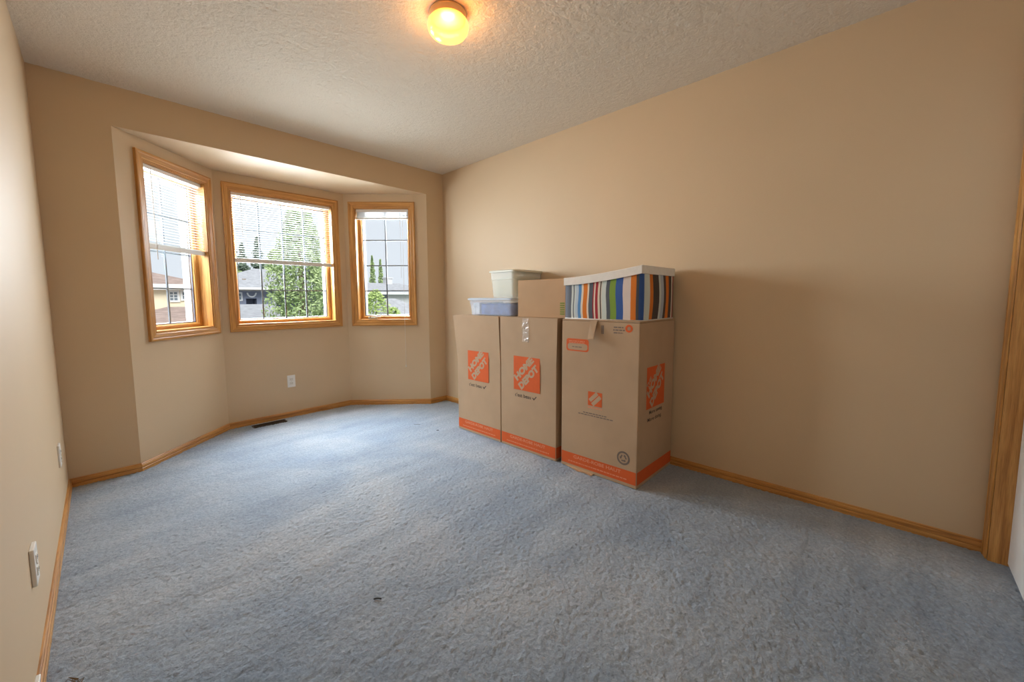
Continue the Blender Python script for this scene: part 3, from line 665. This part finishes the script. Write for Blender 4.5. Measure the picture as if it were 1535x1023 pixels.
cbx = thing('moving_box', 'small plain tan cardboard box between the clear bin and striped box', 'cardboard box', (-0.33, -1.726, TOP))
put('box_body', boxes_me('box_body', [((-0.470, -1.940, TOP), (-0.190, -1.511, 1.250))], 0.003), CARD2, cbx, FLAT)
for (a, b) in ((-0.468, -0.332), (-0.328, -0.192)):
    box('top_flap', (a, -1.938, 1.250), (b, -1.513, 1.255), CARD2, cbx)
lbm = front(-1.896, 1.0, 0.0008, -0.470)
for k in range(6):
    put('printed_mark', poly_me('printed_mark', [(0, 0, 0), (0.038, 0, 0), (0.038, 0.009, 0), (0, 0.009, 0)]), GREEN_INK, cbx, lbm @ Matrix.Translation((0, 0.012 + 0.0145 * k, 0)))

# striped fabric storage box
def stripe_mat(name, stops):
    m, t, b = nt(name); b.inputs['Roughness'].default_value = 0.85; b.inputs['Specular IOR Level'].default_value = 0.15
    uv = N(t, 'ShaderNodeUVMap'); sx = N(t, 'ShaderNodeSeparateXYZ'); t.links.new(uv.outputs[0], sx.inputs[0])
    rp = ramp(t, stops, 'CONSTANT'); t.links.new(sx.outputs[0], rp.inputs[0]); t.links.new(rp.outputs[0], b.inputs['Base Color'])
    return m
SL, BLU, OR, GN, PK, CR, RD, BRN, PG, DS, LB = (0.12, 0.13, 0.15), (0.05, 0.11, 0.33), (0.62, 0.18, 0.03), (0.20, 0.31, 0.055), (0.66, 0.57, 0.52), (0.66, 0.58, 0.46), (0.34, 0.035, 0.045), (0.08, 0.06, 0.05), (0.55, 0.60, 0.56), (0.10, 0.11, 0.13), (0.10, 0.24, 0.46)
SY0, SY1, SX0, SX1 = -1.955, -2.478, -0.492, -0.040
fy = [-1.952, -2.003, -2.017, -2.026, -2.035, -2.057, -2.079, -2.092, -2.123, -2.135, -2.165, -2.173, -2.182, -2.202, -2.215, -2.223, -2.227, -2.259, -2.283, -2.321, -2.367, -2.414, -2.447, -2.462]
fc = [SL, PG, SL, PG, (0.45, 0.52, 0.58), LB, CR, OR, CR, DS, RD, CR, RD, CR, BRN, CR, PG, DS, GN, BLU, PK, OR, DS, BLU]
sxp = [-0.492, -0.460, -0.392, -0.352, -0.270, -0.244, -0.201, -0.166, -0.120, -0.074, -0.055]
sfc = [BLU, PG, OR, BRN, PG, (0.38, 0.42, 0.48), BRN, OR, BRN, CR, RD]
fl_, sl_ = SY0 - SY1, SX1 - SX0
FSTR = stripe_mat('front_stripes', [(max(0, (SY0 - y) / fl_), c) for y, c in zip(fy, fc)])
SSTR = stripe_mat('side_stripes', [((x - SX0) / sl_, c) for x, c in zip(sxp, sfc)])
CANV = plain('white_canvas_lid', (0.74, 0.71, 0.66), 0.8, 0.04, 30, 0.15, 120)
stb = thing('storage_box', 'striped fabric storage box with a white lid, lying on the tall box with side logo', 'storage box', (-0.27, -2.215, TOP))
def striped_body():
    zt0, zt1 = 1.208, 1.262; n = 14; bm = bmesh.new(); uvl = bm.loops.layers.uv.new('UVMap'); nz = 5
    def wall(fn, mi):
        g = [[bm.verts.new(fn(i / n, j / nz)) for i in range(n + 1)] for j in range(nz + 1)]
        for j in range(nz):
            for i in range(n):
                f = bm.faces.new((g[j][i], g[j][i + 1], g[j + 1][i + 1], g[j + 1][i])); f.material_index = mi; f.smooth = True
                for lp, (a, b) in zip(f.loops, ((i, j), (i + 1, j), (i + 1, j + 1), (i, j + 1))): lp[uvl].uv = (min(0.9999, max(1e-4, a / n)), b / nz)
    bul = lambda u, v: 0.010 * math.sin(math.pi * u) * math.sin(math.pi * v)
    ztop = lambda y: zt0 + (zt1 - zt0) * ((SY0 - y) / fl_) ** 1.6
    wob = lambda u, v: 0.004 * math.sin(math.pi * v * 2) * math.sin(7 * u) * (1 if 0 < u < 1 else 0)
    def fr_(u, v): y = SY0 - fl_ * u; return (SX0 - bul(u, v), y + wob(u, v), TOP + (ztop(y) - TOP) * v)
    def sd(u, v): x = SX0 + sl_ * u; return (x, SY1 - bul(u, v), TOP + (ztop(SY1) - TOP) * v)
    def bk(u, v): y = SY1 + fl_ * u; return (SX1, y, TOP + (ztop(y) - TOP) * v)
    def ls(u, v): x = SX1 - sl_ * u; return (x, SY0, TOP + (zt0 - TOP) * v)
    wall(fr_, 0); wall(sd, 1); wall(bk, 0); wall(ls, 1)
    bmesh.ops.remove_doubles(bm, verts=bm.verts[:], dist=1e-5)
    f = bm.faces.new([bm.verts.new(p) for p in ((SX0, SY0, TOP), (SX1, SY0, TOP), (SX1, SY1, TOP), (SX0, SY1, TOP))]); f.material_index = 1
    me = bpy.data.meshes.new('fabric_body'); bm.to_mesh(me); bm.free(); me.materials.append(FSTR); me.materials.append(SSTR); return me
put('fabric_body', striped_body(), None, stb, FLAT)
def lid_me():
    n = 14; rings = []
    for i in range(n + 1):
        u = i / n; y = SY0 + 0.004 - (fl_ + 0.010) * u; z0 = 1.206 + 0.054 * u ** 1.6; z1 = 1.255 + 0.052 * u ** 1.5; sag = -0.010 * math.sin(math.pi * u)
        rings.append([(SX0 - 0.013, y, z0), (SX0 - 0.013, y, z1 - 0.004), (SX0 - 0.009, y, z1), ((SX0 + SX1) / 2, y, z1 + sag), (SX1 + 0.001, y, z1), (SX1 + 0.005, y, z1 - 0.004), (SX1 + 0.005, y, z0)])
    return sweep_me('lid', rings)
put('lid', lid_me(), CANV, stb, FLAT)
put('bottom_piping', tube_me('bottom_piping', [(SX1, SY1 - 0.002, TOP + 0.003), (SX0 - 0.002, SY1 - 0.002, TOP + 0.003), (SX0 - 0.004, -2.2, TOP + 0.003), (SX0 - 0.002, SY0, TOP + 0.004)], 0.0035, 6), CANV, stb, FLAT)

# ------------------------------------------------------------------ outside
GZ = -3.2
GRASS = plain('lawn', (0.16, 0.24, 0.07), 0.9, 0.3, 0.6)
ASPH = plain('road_asphalt', (0.30, 0.31, 0.33), 0.9, 0.1, 2)
RFBR = plain('brown_shingles', (0.36, 0.265, 0.23), 0.9, 0.22, 5.0, 0.3, 6)
RFGR = plain('grey_shingles', (0.37, 0.375, 0.40), 0.9, 0.16, 5.0, 0.3, 6)
CREAM = plain('cream_stucco', (0.84, 0.74, 0.55), 0.8, 0.04, 3)
BLUEG = plain('blue_grey_siding', (0.20, 0.225, 0.30), 0.8, 0.06, 3)
PALE = plain('pale_grey_siding', (0.62, 0.62, 0.63), 0.8, 0.04, 3)
BARK = plain('bark', (0.25, 0.20, 0.15), 0.9, 0.3, 8)
GLZ = plain('far_window_glass', (0.16, 0.20, 0.24), 0.15)
def leaf_mat(name, a, b):
    m, t, bs = nt(name); bs.inputs['Roughness'].default_value = 0.7; bs.inputs['Specular IOR Level'].default_value = 0.2
    tc = N(t, 'ShaderNodeTexCoord'); no = N(t, 'ShaderNodeTexNoise'); no.inputs['Scale'].default_value = 2.5; no.inputs['Detail'].default_value = 6
    t.links.new(tc.outputs['Object'], no.inputs['Vector']); rp = ramp(t, [(0.35, a), (0.65, b)]); t.links.new(no.outputs['Fac'], rp.inputs[0]); t.links.new(rp.outputs[0], bs.inputs['Base Color'])
    return m
LEAF = leaf_mat('fresh_green_leaves', (0.24, 0.34, 0.14), (0.48, 0.58, 0.30))
LEAFD = leaf_mat('dark_conifer_needles', (0.14, 0.19, 0.15), (0.27, 0.33, 0.25))
LEAFL = leaf_mat('light_green_leaves', (0.30, 0.42, 0.12), (0.55, 0.66, 0.28))
struct('ground', boxes_me('ground', [((-90, 1.5, GZ - 0.2), (130, 160, GZ))]), GRASS, 'green lawns stretching away outside the windows', 'ground')
st = struct('street', boxes_me('street', [((-90, 21.5, GZ - 0.02), (130, 28, GZ + 0.01))]), ASPH, 'grey asphalt street outside', 'road')

def hip_roof(name, x0, x1, y0, y1, z, ridge, zr, mat, parent, th=0.12):
    (ra, rb, ry) = ridge
    v = [(x0, y0, z), (x1, y0, z), (x1, y1, z), (x0, y1, z), (ra, ry, zr), (rb, ry, zr), (x0, y0, z - th), (x1, y0, z - th), (x1, y1, z - th), (x0, y1, z - th)]
    f = [(0, 1, 5, 4), (1, 2, 5), (2, 3, 4, 5), (3, 0, 4), (6, 9, 8, 7)]
    o = put(name, mesh(name, v, f), mat, parent, FLAT)
    e = 0.03
    fa = put('fascia', boxes_me('fascia', [((x0 - e, y0 - e, z - th - 0.04), (x1 + e, y0 + 0.02, z + 0.02)), ((x0 - e, y1 - 0.02, z - th - 0.04), (x1 + e, y1 + e, z + 0.02)), ((x0 - e, y0, z - th - 0.04), (x0 + 0.02, y1, z + 0.02)), ((x1 - 0.02, y0, z - th - 0.04), (x1 + e, y1, z + 0.02))]), EXTW, parent, FLAT)
    return o
def far_window(parent, x0, x1, z0, z1, y, nx=2, nz=3, mat=EXTW):
    w_ = 0.05
    fr_ = put('house_window', boxes_me('house_window', [((x0 - w_, y - 0.04, z0 - w_), (x1 + w_, y + 0.01, z0)), ((x0 - w_, y - 0.04, z1), (x1 + w_, y + 0.01, z1 + w_)), ((x0 - w_, y - 0.04, z0), (x0, y + 0.01, z1)), ((x1, y - 0.04, z0), (x1 + w_, y + 0.01, z1))]), mat, parent, FLAT)
    for i in range(nx):
        for j in range(nz):
            a, b = x0 + (x1 - x0) * i / nx, x0 + (x1 - x0) * (i + 1) / nx; c, d = z0 + (z1 - z0) * j / nz, z0 + (z1 - z0) * (j + 1) / nz
            sub(put('pane', boxes_me('pane', [((a + 0.012, y - 0.02, c + 0.012), (b - 0.012, y - 0.005, d - 0.012))]), GLZ, fr_, FLAT))
    sub(put('pane_backing', boxes_me('pane_backing', [((x0, y - 0.012, z0), (x1, y + 0.002, z1))]), mat, fr_, FLAT))

h1 = thing('house', 'cream stucco house with brown hip roof seen through the half-shaded narrow window', 'house', (-4, 15, GZ), 'houses across the street')
put('house_wall', boxes_me('house_wall', [((-9.0, 13.0, GZ), (-0.25, 19.0, 1.50))]), CREAM, h1, FLAT)
hip_roof('roof', -9.5, 0.15, 12.8, 19.5, 1.62, (-6.8, -1.45, 16.0), 2.22, RFBR, h1)
far_window(h1, -1.04, -0.84, 1.12, 1.40, 13.0); far_window(h1, -0.72, -0.62, 1.16, 1.40, 13.0, 1, 2); far_window(h1, -4.2, -3.2, 0.2, 1.2, 13.0)
put('vent_pipe', lathe_me('vent_pipe', [(0, 0.42), (0.13, 0.42), (0.13, 0.34), (0.09, 0.34), (0.09, 0)], 14), EXTW, h1, Matrix.Translation((-1.38, 15.2, 2.03)))
put('corner_board', boxes_me('corner_board', [((-0.30, 12.96, GZ), (-0.20, 13.06, 1.50))]), EXTW, h1, FLAT)
h1b = hip_roof('porch_roof', -3.2, 0.15, 8.8, 12.98, 0.36, (-1.2, -0.3, 12.2), 0.93, RFBR, h1)
put('porch_wall', boxes_me('porch_wall', [((-2.9, 9.1, GZ), (-0.1, 12.98, 0.26))]), CREAM, h1, FLAT)

h2 = thing('house', 'blue-grey house with grey hip roof and arched window, left of the poplar', 'house', (3.5, 23, GZ), 'houses across the street')
put('house_wall', boxes_me('house_wall', [((0.9, 20.0, GZ), (2.62, 26.0, 1.62)), ((3.10, 20.0, GZ), (4.0, 26.0, 1.62)), ((2.62, 20.0, 1.20), (3.10, 26.0, 1.62)), ((2.62, 20.0, GZ), (3.10, 26.0, 0.2)), ((4.0, 21.2, GZ), (7.2, 26.0, 1.62))]), BLUEG, h2, FLAT)
hip_roof('roof', 0.36, 7.8, 19.5, 26.6, 1.74, (3.85, 4.35, 23.3), 2.95, RFGR, h2)
far_window(h2, 2.22, 2.42, 1.13, 1.46, 20.0, 1, 2)
arch = [(0.18 * math.cos(math.pi * k / 10), 0, -0.20 * math.sin(math.pi * k / 10)) for k in range(11)]
ar = put('arched_window', mesh('arched_window', [(x * 1.25, -0.02, z * 1.25) for x, y, z in arch] + [(x * 0.85, -0.02, z * 0.85 - 0.012) for x, y, z in arch] + [(x * 1.25, 0.03, z * 1.25) for x, y, z in arch],
    [(k, k + 1, 11 + k + 1, 11 + k) for k in range(10)] + [(k, 22 + k, 22 + k + 1, k + 1) for k in range(10)]), EXTW, h2, Matrix.Translation((2.88, 19.98, 1.50)))
put('entry_recess', boxes_me('entry_recess', [((2.62, 20.7, 0.2), (3.10, 20.8, 1.20))]), BLUEG, h2, FLAT)
put('trim_post', boxes_me('trim_post', [((3.86, 19.93, 0.70), (3.93, 20.0, 1.6)), ((3.05, 19.93, 0.70), (3.93, 20.0, 0.755))]), EXTW, h2, FLAT)
put('roof_vent', boxes_me('roof_vent', [((2.72, 20.9, 2.05), (2.88, 21.06, 2.24))], 0.01), BARK, h2, FLAT)
hip_roof('garage_roof', 0.32, 4.6, 13.2, 19.9, 0.30, (1.5, 3.2, 18.6), 0.92, RFGR, h2)
put('garage_wall', boxes_me('garage_wall', [((0.6, 13.6, GZ), (4.2, 19.95, 0.2))]), BLUEG, h2, FLAT)

h3 = thing('house', 'pale grey house with chimney seen through the window with the raised blind', 'house', (15, 29, GZ), 'houses across the street')
put('house_wall', boxes_me('house_wall', [((11.0, 26.0, GZ), (18.5, 33.0, 1.55))]), PALE, h3, FLAT)
hip_roof('roof', 10.5, 19.0, 25.5, 33.5, 1.66, (13.0, 16.8, 29.0), 2.55, RFGR, h3)
far_window(h3, 13.52, 13.90, 1.05, 1.50, 26.0, 1, 2, BARK)
put('chimney', boxes_me('chimney', [((15.3, 28.6, 2.0), (15.9, 29.2, 2.95)), ((15.24, 28.54, 2.95), (15.96, 29.26, 3.05))]), PALE, h3, FLAT)
h4 = thing('garage', 'small grey-roofed garage below the pale grey house', 'garage', (9.5, 17, GZ))
hip_roof('entry_roof', 8.0, 11.0, 15.4, 19.0, 0.30, (8.6, 9.2, 16.8), 1.16, RFGR, h4)
put('entry_wall', boxes_me('entry_wall', [((8.2, 15.8, GZ), (10.8, 18.8, 0.22))]), PALE, h4, FLAT)

def foliage(fn, n, size, seed):
    rnd = random.Random(seed); v, f = [], []
    for _ in range(n):
        c = Vector(fn(rnd)); a = Vector((rnd.gauss(0, 1), rnd.gauss(0, 1), rnd.gauss(0, 1))).normalized(); b = a.orthogonal().normalized()
        s = size * rnd.uniform(0.6, 1.4); i = len(v)
        v += [c - a * s, c + b * s * 0.55, c + a * s, c - b * s * 0.55]; f.append((i, i + 1, i + 2, i + 3))
    return mesh('foliage', v, f)
def tree(name, label, loc, height, radius, z_low, shape, n, size, mat, seed, group):
    t = thing(name, label, 'tree', loc, group); x0, y0, z0 = loc
    put('trunk', sweep_me('trunk', [[(x0 + r * math.cos(k), y0 + r * math.sin(k), z) for k in [2 * math.pi * q / 8 for q in range(8)]] for z, r in ((z0, radius * 0.16), (z0 + height * 0.5, radius * 0.10), (z0 + height * 0.93, radius * 0.02))]), BARK, t, FLAT)
    rnd0 = random.Random(seed + 99); lob = [(rnd0.uniform(0, 6.28), rnd0.uniform(0, 1), rnd0.uniform(0.8, 1.25)) for _ in range(14)]
    def fn(rnd):
        u = rnd.random(); z = z0 + z_low + (height - z_low) * u
        if shape == 'column': R = radius * min(1, (0.45 + 2.2 * u)) * min(1, ((1 - u) / 0.55)) ** 0.75
        elif shape == 'cone': R = radius * (1 - u) ** 0.7 * (0.72 + 0.28 * math.cos(u * 60))
        else: R = radius * math.sqrt(max(0, 1 - (2 * u - 1) ** 2))
        a = rnd.uniform(0, 6.283); k = 1 + 0.18 * math.sin(3 * a + 9 * u + seed) + 0.12 * math.sin(5 * a - 23 * u)
        r = R * k * math.sqrt(rnd.uniform(0.25, 1))
        return (x0 + r * math.cos(a), y0 + r * math.sin(a), z)
    put('foliage', foliage(fn, n, size, seed), mat, t, FLAT)['kind'] = 'stuff'
GT = 'trees beyond the windows'
tree('poplar_tree', 'tall bright green poplar close outside the wide window', (1.92, 10.0, GZ), 8.0, 0.92, 1.6, 'column', 17000, 0.05, LEAF, 1, GT)
tree('conifer_tree', 'tall dark conifer behind the blue-grey house, furthest from the poplar', (5.55, 38, GZ), 11.4, 1.35, 1.0, 'cone', 4200, 0.13, LEAFD, 2, GT)
tree('conifer_tree', 'shorter dark conifer in the gap between two taller conifers', (7.25, 41, GZ), 9.7, 1.35, 1.0, 'cone', 4000, 0.13, LEAFD, 3, GT)
tree('conifer_tree', 'pointed dark conifer behind the peak of the grey hip roof', (7.05, 35, GZ), 9.6, 1.35, 1.0, 'cone', 4200, 0.13, LEAFD, 4, GT)
tree('leafy_tree', 'round green tree low behind the grey hip roof beside the conifers', (4.6, 31, GZ), 6.5, 0.95, 1.5, 'ball', 2200, 0.14, LEAF, 5, GT)
tree('leafy_tree', 'loose green tree showing between the poplar and the conifers', (6.6, 29, GZ), 8.0, 0.85, 1.5, 'ball', 2000, 0.13, LEAF, 6, GT)
tree('leafy_tree', 'slim dark green tree showing past the flank of the poplar, far behind it', (11.5, 35.4, GZ), 8.8, 0.8, 1.5, 'column', 1800, 0.15, LEAFD, 7, GT)
tree('poplar_tree', 'slender far poplar behind the pale house, taller of a pair', (17.85, 36, GZ), 8.9, 0.40, 1.5, 'column', 1800, 0.12, LEAF, 8, GT)
tree('poplar_tree', 'slender far poplar behind the pale house, lower of a pair', (18.95, 36.3, GZ), 8.6, 0.40, 1.5, 'column', 1800, 0.12, LEAF, 9, GT)
tree('leafy_tree', 'yellow-green bushy tree in front of the pale grey house', (6.55, 14, GZ), 4.75, 0.72, 1.0, 'ball', 2600, 0.075, LEAFL, 10, GT)
tree('leafy_tree', 'low light green shrub tree beside the grey-roofed garage', (6.50, 12.3, GZ), 3.95, 0.5, 0.8, 'ball', 1500, 0.075, LEAFL, 11, GT)
for o in bpy.data.objects:
    if o.get('_base') is not None: del o['_base']
